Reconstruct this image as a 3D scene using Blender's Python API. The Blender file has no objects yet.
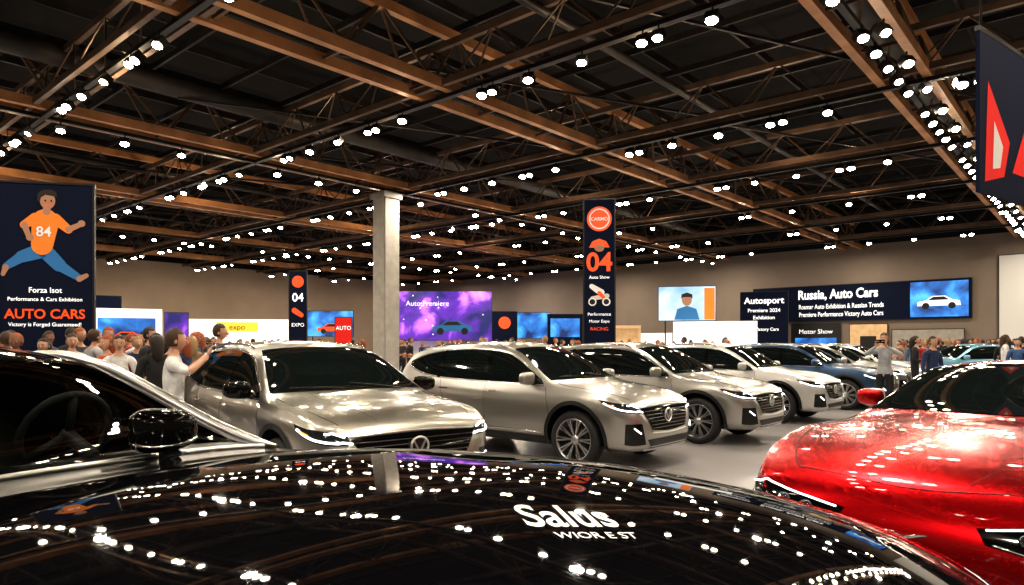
import bpy, bmesh, math, random
from mathutils import Vector, Matrix
from mathutils.bvhtree import BVHTree
random.seed(7)
scene = bpy.context.scene
sin, cos, pi = math.sin, math.cos, math.pi
TH = math.atan2(-.657, .754)
ca, sa = cos(TH), sin(TH)
def H(a, b, z=0.0):
    return Vector((a*ca - b*sa, a*sa + b*ca, z))
ADIR = Vector((ca, sa, 0)); BDIR = Vector((-sa, ca, 0))

# ---------------------------------------------------------------- materials
def mat(name, col, metal=0.0, rough=0.5, coat=0.0, emit=None, es=0.0, noise=0.0, nscale=5.0, bump=0.0, trans=0.0, ior=1.45, coat_rough=0.02, spec=None):
    m = bpy.data.materials.new(name); m.use_nodes = True
    nt = m.node_tree; p = nt.nodes['Principled BSDF']
    p.inputs['Base Color'].default_value = (*col, 1)
    p.inputs['Metallic'].default_value = metal
    p.inputs['Roughness'].default_value = rough
    p.inputs['Coat Weight'].default_value = coat
    p.inputs['Coat Roughness'].default_value = coat_rough
    p.inputs['IOR'].default_value = ior
    p.inputs['Transmission Weight'].default_value = trans
    if spec is not None: p.inputs['Specular IOR Level'].default_value = spec
    if emit:
        p.inputs['Emission Color'].default_value = (*emit, 1)
        p.inputs['Emission Strength'].default_value = es
    if noise > 0 or bump > 0:
        tc = nt.nodes.new('ShaderNodeTexCoord'); n = nt.nodes.new('ShaderNodeTexNoise')
        n.inputs['Scale'].default_value = nscale; n.inputs['Detail'].default_value = 4
        nt.links.new(tc.outputs['Object'], n.inputs['Vector'])
        if noise > 0:
            r = nt.nodes.new('ShaderNodeValToRGB')
            r.color_ramp.elements[0].position = .3; r.color_ramp.elements[1].position = .7
            r.color_ramp.elements[0].color = (*[max(0, c*(1-noise)) for c in col], 1)
            r.color_ramp.elements[1].color = (*[min(1, c*(1+noise)) for c in col], 1)
            nt.links.new(n.outputs['Fac'], r.inputs['Fac']); nt.links.new(r.outputs['Color'], p.inputs['Base Color'])
        if bump > 0:
            b = nt.nodes.new('ShaderNodeBump'); b.inputs['Strength'].default_value = bump; b.inputs['Distance'].default_value = .02
            nt.links.new(n.outputs['Fac'], b.inputs['Height']); nt.links.new(b.outputs['Normal'], p.inputs['Normal'])
    return m

M = {}
def paint(name, col, metal=.6, rough=.32):
    M[name] = mat(name, col, metal, rough, coat=1.0)
paint('paint_silver', (.33, .315, .28), .85, .28)
paint('paint_silver_bright', (.40, .39, .365), .85, .28)
paint('paint_white', (.52, .515, .50), .4, .33)
paint('paint_blue', (.02, .055, .12), .5, .34)
M['paint_black'] = mat('paint_black', (.003, .003, .004), .0, .025)
paint('paint_red', (.50, .002, .006), .92, .27)
paint('paint_sky', (.16, .38, .50), .3, .3)
M['glass'] = mat('car_glass_dark', (.006, .009, .009), 0, .03)
M['blackplastic'] = mat('black_plastic', (.012, .012, .013), 0, .45)
M['gloss_black'] = mat('gloss_black', (.004, .004, .004), 0, .06)
M['rubber'] = mat('rubber', (.014, .014, .015), 0, .7, noise=.15, nscale=30)
M['chrome'] = mat('chrome', (.75, .75, .76), 1, .12)
M['satin'] = mat('satin_silver', (.66, .66, .65), 1, .32)
M['alloy'] = mat('alloy', (.55, .55, .56), 1, .28)
M['darkalloy'] = mat('dark_alloy', (.06, .06, .065), .9, .3)
M['lamp_glass'] = mat('headlamp_glass', (.05, .055, .06), .6, .08, coat=1)
M['drl'] = mat('daytime_led', (1, 1, 1), 0, .3, emit=(.95, .97, 1), es=4)
M['amber'] = mat('amber_lamp', (.8, .25, .03), 0, .3, emit=(1, .35, .05), es=1.5)
M['tail'] = mat('tail_lamp', (.4, .01, .01), 0, .2, coat=1, emit=(1, .03, .02), es=.4)
M['seam'] = mat('panel_seam', (.01, .01, .01), 0, .6)
M['interior'] = mat('cabin_interior', (.03, .03, .032), 0, .6, noise=.2, nscale=20)
M['seat'] = mat('seat_leather', (.10, .095, .09), 0, .5, noise=.2, nscale=20)

def clearglass():
    m = bpy.data.materials.new('windshield_glass'); m.use_nodes = True
    nt = m.node_tree; nt.nodes.clear()
    o = nt.nodes.new('ShaderNodeOutputMaterial'); mx = nt.nodes.new('ShaderNodeMixShader')
    t = nt.nodes.new('ShaderNodeBsdfTransparent'); g = nt.nodes.new('ShaderNodeBsdfGlossy')
    t.inputs['Color'].default_value = (.55, .59, .57, 1); g.inputs['Roughness'].default_value = .02
    mx.inputs[0].default_value = .12
    nt.links.new(t.outputs[0], mx.inputs[1]); nt.links.new(g.outputs[0], mx.inputs[2])
    nt.links.new(mx.outputs[0], o.inputs[0]); return m
M['clearglass'] = clearglass()

# ---------------------------------------------------------------- helpers
def new_obj(name, me, parent=None, mats=()):
    o = bpy.data.objects.new(name, me); scene.collection.objects.link(o)
    for m in mats: me.materials.append(m)
    if parent: o.parent = parent
    return o
def bm_obj(name, bm, mats, parent=None, smooth=False, ang=None):
    me = bpy.data.meshes.new(name); bm.to_mesh(me); bm.free()
    if smooth:
        for p in me.polygons: p.use_smooth = True
        if ang: me.set_sharp_from_angle(angle=math.radians(ang))
    return new_obj(name, me, parent, mats)
def empty(name, loc=(0, 0, 0), rz=0.0):
    o = bpy.data.objects.new(name, None); scene.collection.objects.link(o)
    o.location = loc; o.rotation_euler = (0, 0, rz); o.empty_display_size = .2; return o
def setmat(faces, i):
    for f in faces: f.material_index = i

def box(bm, c, s, mi=0, rot=None):
    r = bmesh.ops.create_cube(bm, size=1)
    mtx = Matrix.Translation(c) @ (rot.to_4x4() if rot else Matrix.Identity(4)) @ Matrix.Diagonal((*s, 1))
    bmesh.ops.transform(bm, matrix=mtx, verts=r['verts'])
    fs = set(f for v in r['verts'] for f in v.link_faces); setmat(fs, mi); return fs
def beam(bm, p, q, w, h, mi=0):
    p = Vector(p); q = Vector(q); d = (q-p).normalized()
    up = Vector((0, 0, 1)) if abs(d.z) < .95 else Vector((1, 0, 0))
    s = d.cross(up).normalized(); u = s.cross(d)
    vs = [bm.verts.new(e + s*(w/2*i) + u*(h/2*j)) for e in (p, q) for i, j in ((-1, -1), (1, -1), (1, 1), (-1, 1))]
    for idx in ((0, 1, 2, 3), (7, 6, 5, 4), (0, 4, 5, 1), (1, 5, 6, 2), (2, 6, 7, 3), (3, 7, 4, 0)):
        f = bm.faces.new([vs[i] for i in idx]); f.material_index = mi
def tube(bm, pts, r, segs=8, mi=0, radii=None, smooth=True, closed=False):
    pts = [Vector(p) for p in pts]; n = len(pts); rings = []; prev = None
    for i, p in enumerate(pts):
        if closed: d = pts[(i+1) % n]-pts[i-1]
        else: d = pts[min(i+1, n-1)]-pts[max(i-1, 0)]
        d.normalize()
        if prev is None:
            ref = Vector((0, 0, 1)) if abs(d.z) < .9 else Vector((1, 0, 0)); s = d.cross(ref).normalized()
        else:
            s = (prev - d*prev.dot(d)).normalized()
        prev = s; u = d.cross(s); rr = radii[i] if radii else r
        rings.append([bm.verts.new(p + (s*cos(2*pi*k/segs)+u*sin(2*pi*k/segs))*rr) for k in range(segs)])
    m = n if closed else n-1
    for i in range(m):
        a, b = rings[i], rings[(i+1) % n]
        for k in range(segs):
            f = bm.faces.new((a[k], a[(k+1) % segs], b[(k+1) % segs], b[k])); f.material_index = mi; f.smooth = smooth
    if not closed:
        for rg in (list(reversed(rings[0])), rings[-1]):
            f = bm.faces.new(rg); f.material_index = mi
def sphere(bm, c, s, mi=0, u=16, v=12, rot=None):
    r = bmesh.ops.create_uvsphere(bm, u_segments=u, v_segments=v, radius=1)
    mtx = Matrix.Translation(c) @ (rot.to_4x4() if rot else Matrix.Identity(4)) @ Matrix.Diagonal((*s, 1))
    bmesh.ops.transform(bm, matrix=mtx, verts=r['verts'])
    fs = set(f for vv in r['verts'] for f in vv.link_faces)
    for f in fs: f.material_index = mi; f.smooth = True
    return r['verts']
def pchip(pts):
    xs = [p[0] for p in pts]; ys = [p[1] for p in pts]; n = len(xs)
    h = [xs[i+1]-xs[i] for i in range(n-1)]; d = [(ys[i+1]-ys[i])/h[i] for i in range(n-1)]
    m = [d[0]]+[0]*(n-2)+[d[-1]]
    for i in range(1, n-1):
        if d[i-1]*d[i] > 0:
            w1 = 2*h[i]+h[i-1]; w2 = h[i]+2*h[i-1]; m[i] = (w1+w2)/(w1/d[i-1]+w2/d[i])
    def f(x):
        if x <= xs[0]: return ys[0]
        if x >= xs[-1]: return ys[-1]
        i = 0
        while x > xs[i+1]: i += 1
        t = (x-xs[i])/h[i]; t2 = t*t; t3 = t2*t
        return (2*t3-3*t2+1)*ys[i]+(t3-2*t2+t)*h[i]*m[i]+(-2*t3+3*t2)*ys[i+1]+(t3-t2)*h[i]*m[i+1]
    return f
def crom(pts, n):
    pts = [Vector(p) for p in pts]
    if len(pts) == 2: return [pts[0].lerp(pts[1], i/(n-1)) for i in range(n)]
    out = []; k = len(pts)-1
    for i in range(n):
        t = i/(n-1)*k; j = min(int(t), k-1); u = t-j
        p1, p2 = pts[j], pts[j+1]; p0 = pts[j-1] if j > 0 else p1*2-p2; p3 = pts[j+2] if j+2 <= k else p2*2-p1
        out.append(.5*((2*p1)+(p2-p0)*u+(2*p0-5*p1+4*p2-p3)*u*u+(3*p1-p0-3*p2+p3)*u**3))
    return out
def lathe_y(bm, prof, c, segs=36, mi=0, sgn=1):
    rings = []
    for r, y in prof:
        rings.append([bm.verts.new((c[0]+r*cos(2*pi*k/segs), c[1]+y*sgn, c[2]+r*sin(2*pi*k/segs))) for k in range(segs)])
    for i in range(len(rings)-1):
        for k in range(segs):
            f = bm.faces.new((rings[i][k], rings[i][(k+1) % segs], rings[i+1][(k+1) % segs], rings[i+1][k])); f.smooth = True; f.material_index = mi

# ---------------------------------------------------------------- cars
def snap(bvh, p, mode, off):
    p = Vector(p); r = None
    if mode == 'side':
        s = 1 if p.y >= 0 else -1; d = Vector((0, -s, 0)); r = bvh.ray_cast(Vector((p.x, s*3, p.z)), d)
    elif mode == 'top':
        d = Vector((0, 0, -1)); r = bvh.ray_cast(Vector((p.x, p.y, 3)), d)
    elif mode == 'front':
        d = Vector((-1, 0, 0)); r = bvh.ray_cast(Vector((5, p.y, p.z)), d)
    elif mode == 'back':
        d = Vector((1, 0, 0)); r = bvh.ray_cast(Vector((-5, p.y, p.z)), d)
    if r is None or r[0] is None:
        r = bvh.find_nearest(p); nn = r[1]
    else:
        nn = r[1]
        if nn.dot(d) > 0: nn = -nn
    return r[0] + nn*off
def patch(bm, bvh, top, bot, mode, nu=20, nv=6, off=.004, mi=0):
    T = crom(top, nu); B = crom(bot, nu)
    g = [[bm.verts.new(snap(bvh, T[i].lerp(B[i], j/(nv-1)), mode, off)) for i in range(nu)] for j in range(nv)]
    for j in range(nv-1):
        for i in range(nu-1):
            f = bm.faces.new((g[j][i], g[j][i+1], g[j+1][i+1], g[j+1][i])); f.smooth = True; f.material_index = mi
def sline(bm, bvh, pts, mode, r=.004, n=16, off=0.0, mi=0, segs=6):
    tube(bm, [snap(bvh, p, mode, off) for p in crom(pts, n)], r, segs=segs, mi=mi)

def build_body(P):
    w, zb, zs, zt = (pchip(P[k]) for k in ('w', 'zb', 'zs', 'zt'))
    x0, x1 = P['x0'], P['x1']; crown = P.get('crown', .07)
    xs = []; x = x0
    ends = [0, .012, .03, .055, .09, .14, .2, .28, .38]
    xs = [x0+e for e in ends]; x = xs[-1]+.1
    while x < x1-.42: xs.append(x); x += .1
    xs += [x1-e for e in reversed(ends)]
    tum = P.get('tumble', .42)
    def railpt(x):
        W, s, t = w(x), zs(x), zt(x); s = min(s, t-.008); rail = max(.012, (t-s-crown)*.96)
        return .945*W-tum*rail, s+rail
    P['rail'] = railpt
    bm = bmesh.new(); rings = []
    for x in xs:
        W, b, s, t = w(x), zb(x), zs(x), zt(x); s = min(s, t-.008); h = s-b
        rail = max(.012, (t-s-crown)*.96); 
        ys = .945*W; yr = ys - tum*rail
        half = [(0, b), (.45*W, b), (.84*W, b), (.935*W, b+.12*h), (.965*W, b+.28*h), (.985*W, b+.5*h), (1.0*W, b+.70*h), (.995*W, b+.82*h), (.975*W, b+.93*h), (ys, s)]
        for k in (.34, .67, 1.0): half.append((ys-tum*rail*k + .02*sin(pi*k)*min(1, rail/.3), s+rail*k))
        zr = s+rail
        for k in (.12, .3, .5, .72, 1.0):
            y = yr*(1-k); half.append((y, zr+(t-zr)*(1-(1-k)**2.3)))
        ring = [(y, z) for y, z in half]
        for y, z in reversed(half[1:-1]): ring.append((-y, z))
        rings.append([bm.verts.new((x, y, z)) for y, z in ring])
    L = len(rings[0])
    for i in range(len(rings)-1):
        for k in range(L):
            bm.faces.new((rings[i][k], rings[i][(k+1) % L], rings[i+1][(k+1) % L], rings[i+1][k]))
    bm.faces.new(rings[0]); bm.faces.new(list(reversed(rings[-1])))
    bmesh.ops.recalc_face_normals(bm, faces=bm.faces)
    me = bpy.data.meshes.new('body'); bm.to_mesh(me); bm.free()
    o = bpy.data.objects.new('tmp', me); scene.collection.objects.link(o)
    sm = o.modifiers.new('s', 'SUBSURF'); sm.levels = 1; sm.render_levels = 1
    dg = bpy.context.evaluated_depsgraph_get(); m2 = bpy.data.meshes.new_from_object(o.evaluated_get(dg))
    b2 = bmesh.new(); b2.from_mesh(m2); bvh = BVHTree.FromBMesh(b2); 
    b2.free()
    o.modifiers.clear(); o.data = m2
    m2.materials.append(M['paint_silver']); m2.materials.append(M['blackplastic'])
    cb = bmesh.new()
    for wx in P['wheels']:
        for s in (-1, 1):
            r = bmesh.ops.create_cone(cb, cap_ends=True, segments=48, radius1=P['ar'], radius2=P['ar'], depth=.5)
            bmesh.ops.transform(cb, matrix=Matrix.Translation((wx, s*(P['hw']-.05), P['wr']+.015)) @ Matrix.Rotation(pi/2, 4, 'X'), verts=r['verts'])
    for f in cb.faces: f.material_index = 1
    cm = bpy.data.meshes.new('cut'); cb.to_mesh(cm); cb.free(); cm.materials.append(M['paint_silver']); cm.materials.append(M['blackplastic'])
    co = bpy.data.objects.new('cut', cm); scene.collection.objects.link(co)
    md = o.modifiers.new('b', 'BOOLEAN'); md.object = co; md.operation = 'DIFFERENCE'; md.solver = 'EXACT'
    dg = bpy.context.evaluated_depsgraph_get(); m3 = bpy.data.meshes.new_from_object(o.evaluated_get(dg))
    bpy.data.objects.remove(co)
    bpy.data.objects.remove(o)
    if 'holes' in P:
        b2 = bmesh.new(); b2.from_mesh(m3)
        bad = [f for f in b2.faces if P['holes'](f.calc_center_median())]
        bmesh.ops.delete(b2, geom=bad, context='FACES'); b2.to_mesh(m3); b2.free()
    for p in m3.polygons: p.use_smooth = True
    m3.set_sharp_from_angle(angle=math.radians(38))
    return m3, bvh, (w, zb, zs, zt)

def build_wheels(bm, P, spokes=10):
    R = P['wr']
    for wx in P['wheels']:
        for s in (-1, 1):
            c = (wx, s*(P['hw']-.125), R)
            lathe_y(bm, [(R*.66, -.10), (R*.8, -.115), (R*.95, -.1), (R, -.06), (R, .06), (R*.95, .1), (R*.84, .113), (R*.74, .1), (R*.72, .09)], c, 40, 0, s)
            lathe_y(bm, [(R*.745, .095), (R*.72, .106), (R*.695, .09), (R*.67, .03), (R*.66, -.1)], c, 40, 1, s)
            lathe_y(bm, [(0.0005, -.02), (R*.45, -.02), (R*.45, -.035), (.0005, -.035)], c, 24, 3, s)
            lathe_y(bm, [(R*.66, -.05), (.0005, -.05)], c, 24, 3, s)
            lathe_y(bm, [(.0005, .078), (.05, .076), (.065, .06), (.07, .0)], c, 20, 1, s)
            for k in range(spokes):
                a = 2*pi*k/spokes
                for off in (-.09, .09):
                    d0 = Vector((cos(a), 0, sin(a))); d1 = Vector((cos(a+off), 0, sin(a+off)))
                    cc = Vector(c)
                    beam(bm, cc+d0*.045+Vector((0, s*.055, 0)), cc+d1*(R*.71)+Vector((0, s*.085, 0)), .017, .02, 1)

def suv_params():
    return dict(x0=-2.32, x1=2.3, hw=.92, wr=.375, ar=.44, wheels=(1.40, -1.38),
        w=[(-2.32, .62), (-2.27, .78), (-2.12, .86), (-1.8, .90), (-1.4, .92), (0, .915), (1.4, .92), (1.8, .9), (2.0, .86), (2.14, .79), (2.24, .68), (2.3, .5)],
        zb=[(-2.32, .42), (-2.15, .30), (-1.8, .26), (0, .24), (1.9, .24), (2.15, .25), (2.3, .32)],
        zs=[(-2.32, .58), (-2.26, .95), (-2.1, 1.04), (-1.5, 1.08), (0, 1.04), (1.1, 1.03), (1.7, .975), (2.0, .91), (2.16, .83), (2.26, .68), (2.3, .48)],
        zt=[(-2.32, .62), (-2.29, .96), (-2.24, 1.08), (-2.14, 1.32), (-2.04, 1.49), (-1.9, 1.56), (-1.5, 1.61), (-.7, 1.66), (-.1, 1.65), (.2, 1.59), (1.10, 1.13), (1.25, 1.10), (1.7, 1.05), (2.0, .98), (2.14, .90), (2.23, .78), (2.28, .63), (2.3, .5)])

def finish(parts, name):
    out = []
    for nm, (bm, mats) in parts.items():
        me = bpy.data.meshes.new(nm); bm.to_mesh(me); bm.free()
        for m in mats: me.materials.append(m)
        out.append((nm, me))
    return out

def mirror_shell(bm, c, s, k=1.0, yaw=0.0):
    vs = sphere(bm, (0, 0, 0), (1, 1, 1), 0, 28, 18)
    for v in vs:
        q = v.co.copy()
        f = lambda t: math.copysign(abs(t)**.62, t)
        x, y, z = f(q.x)*.09*k, f(q.y)*.125*k, f(q.z)*.085*k
        if x < -.035*k: x = -.035*k
        y *= s; z *= 1-.25*(y*s/(.125*k))*.5; x *= 1-.3*max(0, y*s/(.125*k))
        v.co = Matrix.Rotation(yaw, 3, 'Z') @ Vector((x, y, z))+Vector(c)

def build_suv():
    P = suv_params(); body, bvh, F = build_body(P)
    parts = {}
    def part(nm, *keys):
        b = bmesh.new(); parts[nm] = (b, [M[k] for k in keys]); return b
    gl = part('windows', 'glass', 'gloss_black')
    patch(gl, bvh, [(.14, -.585, 0), (.21, -.3, 0), (.24, 0, 0), (.21, .3, 0), (.14, .585, 0)], [(.96, -.785, 0), (1.05, -.4, 0), (1.08, 0, 0), (1.05, .4, 0), (.96, .785, 0)], 'top', 30, 14, .004)
    TP = [(.84, 1.13), (.5, 1.31), (.15, 1.465), (-.4, 1.535), (-1.1, 1.515), (-1.6, 1.44), (-1.93, 1.34)]
    BT_ = [(.9, 1.07), (.5, 1.075), (.15, 1.08), (-.4, 1.09), (-1.1, 1.115), (-1.6, 1.18), (-1.93, 1.28)]
    for s in (-1, 1):
        patch(gl, bvh, [(x, s, z) for x, z in TP], [(x, s, z) for x, z in BT_], 'side', 48, 8, .004)
        for bx in (-.2, -1.17):
            patch(gl, bvh, [(bx-.03, s, 1.515), (bx+.03, s, 1.52)], [(bx-.04, s, 1.10), (bx+.04, s, 1.095)], 'side', 3, 8, .007, 1)
    patch(gl, bvh, [(-1.95, -.5, 1.47), (-1.95, .5, 1.47)], [(-2.2, -.66, 1.12), (-2.2, .66, 1.12)], 'back', 14, 6, .004)
    ch = part('chrome_trim', 'chrome', 'seam')
    for s in (-1, 1):
        sline(ch, bvh, [(x, s, z-.014) for x, z in BT_], 'side', .009, 30)
        sline(ch, bvh, [(x, s, z+.012) for x, z in TP], 'side', .006, 30)
        sline(ch, bvh, [(.93, s, 1.04), (1.0, s, .7), (.93, s, .4)], 'side', .0035, 16, mi=1)
        sline(ch, bvh, [(-.17, s, 1.07), (-.19, s, .7), (-.17, s, .36)], 'side', .0035, 16, mi=1)
        sline(ch, bvh, [(-1.12, s, 1.09), (-1.05, s, .85), (-.95, s, .6), (-.86, s, .36)], 'side', .0035, 16, mi=1)
        sline(ch, bvh, [(1.06, s*.76, 0), (1.5, s*.75, 0), (1.9, s*.70, 0), (2.08, s*.63, 0)], 'top', .0035, 20, mi=1)
        sline(ch, bvh, [(1.10, s*.46, 0), (1.5, s*.44, 0), (1.9, s*.36, 0), (2.1, s*.3, 0)], 'top', .003, 20, mi=1, off=-.002)
        for hx in (-.02, -1.0):
            p = snap(bvh, (hx, s, .95), 'side', .018); tube(ch, [p+Vector((-.09, 0, 0)), p+Vector((-.07, s*.012, 0)), p+Vector((.07, s*.012, 0)), p+Vector((.09, 0, 0))], .012)
        rr = [snap(bvh, (x, s*.61, 0), 'top', .0 if i in (0, 8) else .04) for i, x in enumerate([-1.8, -1.7, -1.4, -1.1, -.8, -.5, -.2, -.08, .02])]
        tube(ch, rr, .015)
        sline(ch, bvh, [(.9, s, .43), (0, s, .43), (-.85, s, .43)], 'side', .008, 20)
    bl = part('cladding', 'blackplastic', 'gloss_black')
    for s in (-1, 1):
        for wx in P['wheels']:
            cz = P['wr']+.015; A = [math.radians(d) for d in range(-22, 203, 16)]
            patch(bl, bvh, [(wx+.49*cos(a), s, cz+.49*sin(a)) for a in A], [(wx+.438*cos(a), s, cz+.438*sin(a)) for a in A], 'side', 40, 3, .008)
        patch(bl, bvh, [(.95, s, .39), (0, s, .39), (-.9, s, .39)], [(.9, s, .28), (0, s, .28), (-.86, s, .28)], 'side', 20, 4, .010)
        patch(bl, bvh, [(2.24, s*.62, .62), (2.12, s*.79, .62)], [(2.28, s*.56, .36), (2.12, s*.82, .34)], 'near', 8, 8, .006, 1)
    patch(bl, bvh, [(3, -.60, .80), (3, 0, .815), (3, .60, .80)], [(3, -.42, .53), (3, 0, .50), (3, .42, .53)], 'front', 20, 8, .006, 1)
    patch(bl, bvh, [(3, -.54, .42), (3, .54, .42)], [(3, -.46, .30), (3, .46, .30)], 'front', 16, 4, .006)
    hl = part('headlights', 'lamp_glass', 'drl', 'amber', 'tail')
    gr = part('grille_bars', 'satin', 'darkalloy')
    for k in range(6):
        z = .55+k*.042; yy = .43+.15*(z-.53)/.25
        sline(gr, bvh, [(3, -yy, z), (3, 0, z), (3, yy, z)], 'front', .005, 20, .006, mi=1)
    sline(gr, bvh, [(3, -.60, .81), (3, 0, .828), (3, .60, .81)], 'front', .009, 24, .006)
    sline(gr, bvh, [(3, -.44, .50), (3, 0, .475), (3, .44, .50)], 'front', .009, 24, .006)
    sline(gr, bvh, [(3, -.54, .285), (3, 0, .28), (3, .54, .285)], 'front', .016, 20, .004)
    ce = snap(bvh, (3, 0, .69), 'front', .02)
    tube(gr, [ce+Vector((0, .082*cos(a), .082*sin(a))) for a in [2*pi*i/24 for i in range(24)]], .011, closed=True)
    beam(gr, ce+Vector((0, -.055, .05)), ce+Vector((0, 0, -.06)), .013, .013); beam(gr, ce+Vector((0, .055, .05)), ce+Vector((0, 0, -.06)), .013, .013)
    beam(gr, ce+Vector((-.02, -.0, .0)), ce+Vector((-.012, 0, 0)), .13, .13, 1)
    for s in (-1, 1):
        patch(hl, bvh, [(2.22, s*.60, .835), (2.12, s*.74, .86), (1.97, s*.86, .89), (1.78, s*.91, .925)], [(2.25, s*.60, .745), (2.16, s*.74, .75), (2.03, s*.86, .79), (1.82, s*.91, .89)], 'near', 20, 6, .006)
        sline(hl, bvh, [(2.245, s*.58, .765), (2.16, s*.73, .77), (2.03, s*.84, .805), (1.86, s*.90, .875)], 'near', .010, 20, .008, mi=1)
        sline(hl, bvh, [(2.21, s*.63, .825), (2.11, s*.75, .84)], 'near', .010, 8, .006, mi=1)
        sline(hl, bvh, [(2.0, s*.86, .83), (1.9, s*.895, .86)], 'near', .009, 8, .010, mi=2)
        sline(hl, bvh, [(2.25, s*.64, .50), (2.2, s*.72, .57)], 'near', .008, 8, .008, mi=1)
        patch(hl, bvh, [(-2.28, s*.5, 1.02), (-2.16, s*.84, 1.05), (-1.95, s*.9, 1.04)], [(-2.3, s*.5, .92), (-2.18, s*.84, .93), (-1.98, s*.9, .98)], 'near', 16, 5, .006, 3)
    mr = part('wing_mirrors', 'paint_silver', 'blackplastic')
    for s in (-1, 1):
        mirror_shell(mr, (.70, s*1.0, 1.15), s)
        beam(mr, (.72, s*.86, 1.07), (.70, s*.95, 1.10), .05, .035, 1)
    wp = part('wipers', 'blackplastic')
    for y0 in (-.1, .5):
        tube(wp, [snap(bvh, p, 'top', .015) for p in crom([(1.06, y0, 0), (1.0, y0-.25, 0), (.95, y0-.5, 0)], 8)], .008)
    wh = part('wheels', 'rubber', 'alloy', 'chrome', 'darkalloy'); build_wheels(wh, P, 10)
    return body, finish(parts, 'suv')

def build_black():
    def hole(c):
        ry, rz = P['rail'](c.x)
        if -1.50 < c.x < -.50 and c.z > 1.15 and abs(c.y) < ry-.05: return c.z > rz-.02
        if -2.5 < c.x < -.95 and 1.20 < c.z < rz-.05 and abs(c.y) > .6: return True
        return False
    P = dict(x0=-3.2, x1=2.62, hw=1.0, wr=.42, ar=.49, wheels=(1.6, -2.05), crown=.075, tumble=.5, holes=hole,
        w=[(-3.2, .6), (-3.12, .8), (-2.9, .92), (-2.4, .98), (0, 1.0), (1.5, 1.0), (1.9, .985), (2.2, .93), (2.4, .83), (2.54, .68), (2.62, .45)],
        zb=[(-3.2, .4), (-2.9, .28), (0, .25), (2.3, .25), (2.62, .36)],
        zs=[(-3.2, .6), (-3.05, 1.0), (-2.0, 1.14), (-1, 1.11), (-.4, 1.11), (.3, 1.155), (1.0, 1.18), (1.6, 1.145), (2.0, 1.08), (2.3, .97), (2.48, .83), (2.62, .5)],
        zt=[(-3.2, .65), (-3.12, 1.02), (-2.95, 1.34), (-2.7, 1.54), (-2.3, 1.61), (-1.9, 1.62), (-1.62, 1.58), (-.42, 1.185), (-.28, 1.185), (.3, 1.245), (.6, 1.265), (1.1, 1.27), (1.6, 1.235), (2.0, 1.17), (2.3, 1.06), (2.47, .93), (2.56, .76), (2.62, .54)])
    body, bvh, F = build_body(P); parts = {}; rp = P['rail']
    def part(nm, *keys):
        b = bmesh.new(); parts[nm] = (b, [M[k] for k in keys]); return b
    gl = part('windshield', 'clearglass', 'gloss_black', 'glass')
    def yy(x, d): return rp(x)[0]-d
    T = [(-1.56, -yy(-1.56, .05), 0), (-1.52, 0, 0), (-1.56, yy(-1.56, .05), 0)]; B = [(-.5, -yy(-.5, .05), 0), (-.4, 0, 0), (-.5, yy(-.5, .05), 0)]
    patch(gl, bvh, T, B, 'top', 30, 14, .004)
    patch(gl, bvh, T, [(-1.48, -yy(-1.48, .05), 0), (-1.44, 0, 0), (-1.48, yy(-1.48, .05), 0)], 'top', 30, 3, .007, 1)
    patch(gl, bvh, [(-.58, -yy(-.58, .05), 0), (-.49, 0, 0), (-.58, yy(-.58, .05), 0)], B, 'top', 30, 3, .007, 1)
    for s in (-1, 1):
        X = [-1.56, -1.2, -.85, -.5]
        patch(gl, bvh, [(x, s*yy(x, .11), 0) for x in X], [(x, s*yy(x, .04), 0) for x in X], 'top', 20, 3, .008, 1)
        XS = [-.85, -1.15, -1.6, -2.2, -2.8]
        patch(gl, bvh, [(x, s, max(rp(x)[1]-.03, 1.19)) for x in XS], [(x, s, 1.165) for x in XS], 'side', 30, 6, .005, 2)
    ch = part('silver_trim', 'satin', 'seam')
    for s in (-1, 1):
        XR = [-.45, -.6, -.8, -1.0, -1.2, -1.4, -1.6, -1.9, -2.2, -2.6, -2.9]
        tube(ch, crom([(x, s*(rp(x)[0]-.01), rp(x)[1]+.012) for x in XR], 60), .03, 10, radii=[min(.03, .006+.004*i) for i in range(60)])
        sline(ch, bvh, [(-.6, s, 1.13), (-1.4, s, 1.14), (-2.2, s, 1.15), (-2.85, s, 1.17)], 'side', .011, 30)
        sline(ch, bvh, [(-.35, s*.86, 0), (.5, s*.84, 0), (1.4, s*.80, 0), (2.0, s*.72, 0), (2.3, s*.6, 0)], 'top', .003, 40, -.001, mi=1)
        for X in (-.55, -1.65): sline(ch, bvh, [(X, s, 1.12), (X-.02, s, .8), (X, s, .4)], 'side', .004, 16, mi=1)
        for hx in (-1.45, -2.55):
            p = snap(bvh, (hx, s, 1.03), 'side', .018); tube(ch, [p+Vector((-.09, 0, 0)), p+Vector((.09, 0, 0))], .012)
    sline(ch, bvh, [(-.46, -.86, 0), (-.36, -.4, 0), (-.33, 0, 0), (-.36, .4, 0), (-.46, .86, 0)], 'top', .012, 40, .006)
    mr = part('wing_mirror', 'gloss_black', 'chrome', 'blackplastic')
    mc = Vector((-.30, .27, 1.285)); Rm = Matrix.Rotation(-.5, 3, 'Z')
    mirror_shell(mr, mc, 1, .92, -.5)
    tube(mr, crom([mc + Rm @ Vector(q) for q in [(.055, -.10, -.042), (.083, -.04, -.052), (.081, .05, -.046), (.04, .108, -.032)]], 14), .006, 8, 1)
    tube(mr, crom([mc+Vector((.02, .02, -.11)), mc+Vector((.01, .01, -.08)), mc+Vector((0, 0, -.05))], 8), .03, 12, 2, radii=[.06, .045, .038, .034, .03, .03, .032, .034])
    it = part('cabin', 'interior', 'seat', 'chrome')
    box(it, (-.95, 0, .98), (.5, 1.5, .2), 0)
    box(it, (-1.9, 0, .5), (2.2, 1.5, .3), 0)
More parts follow.
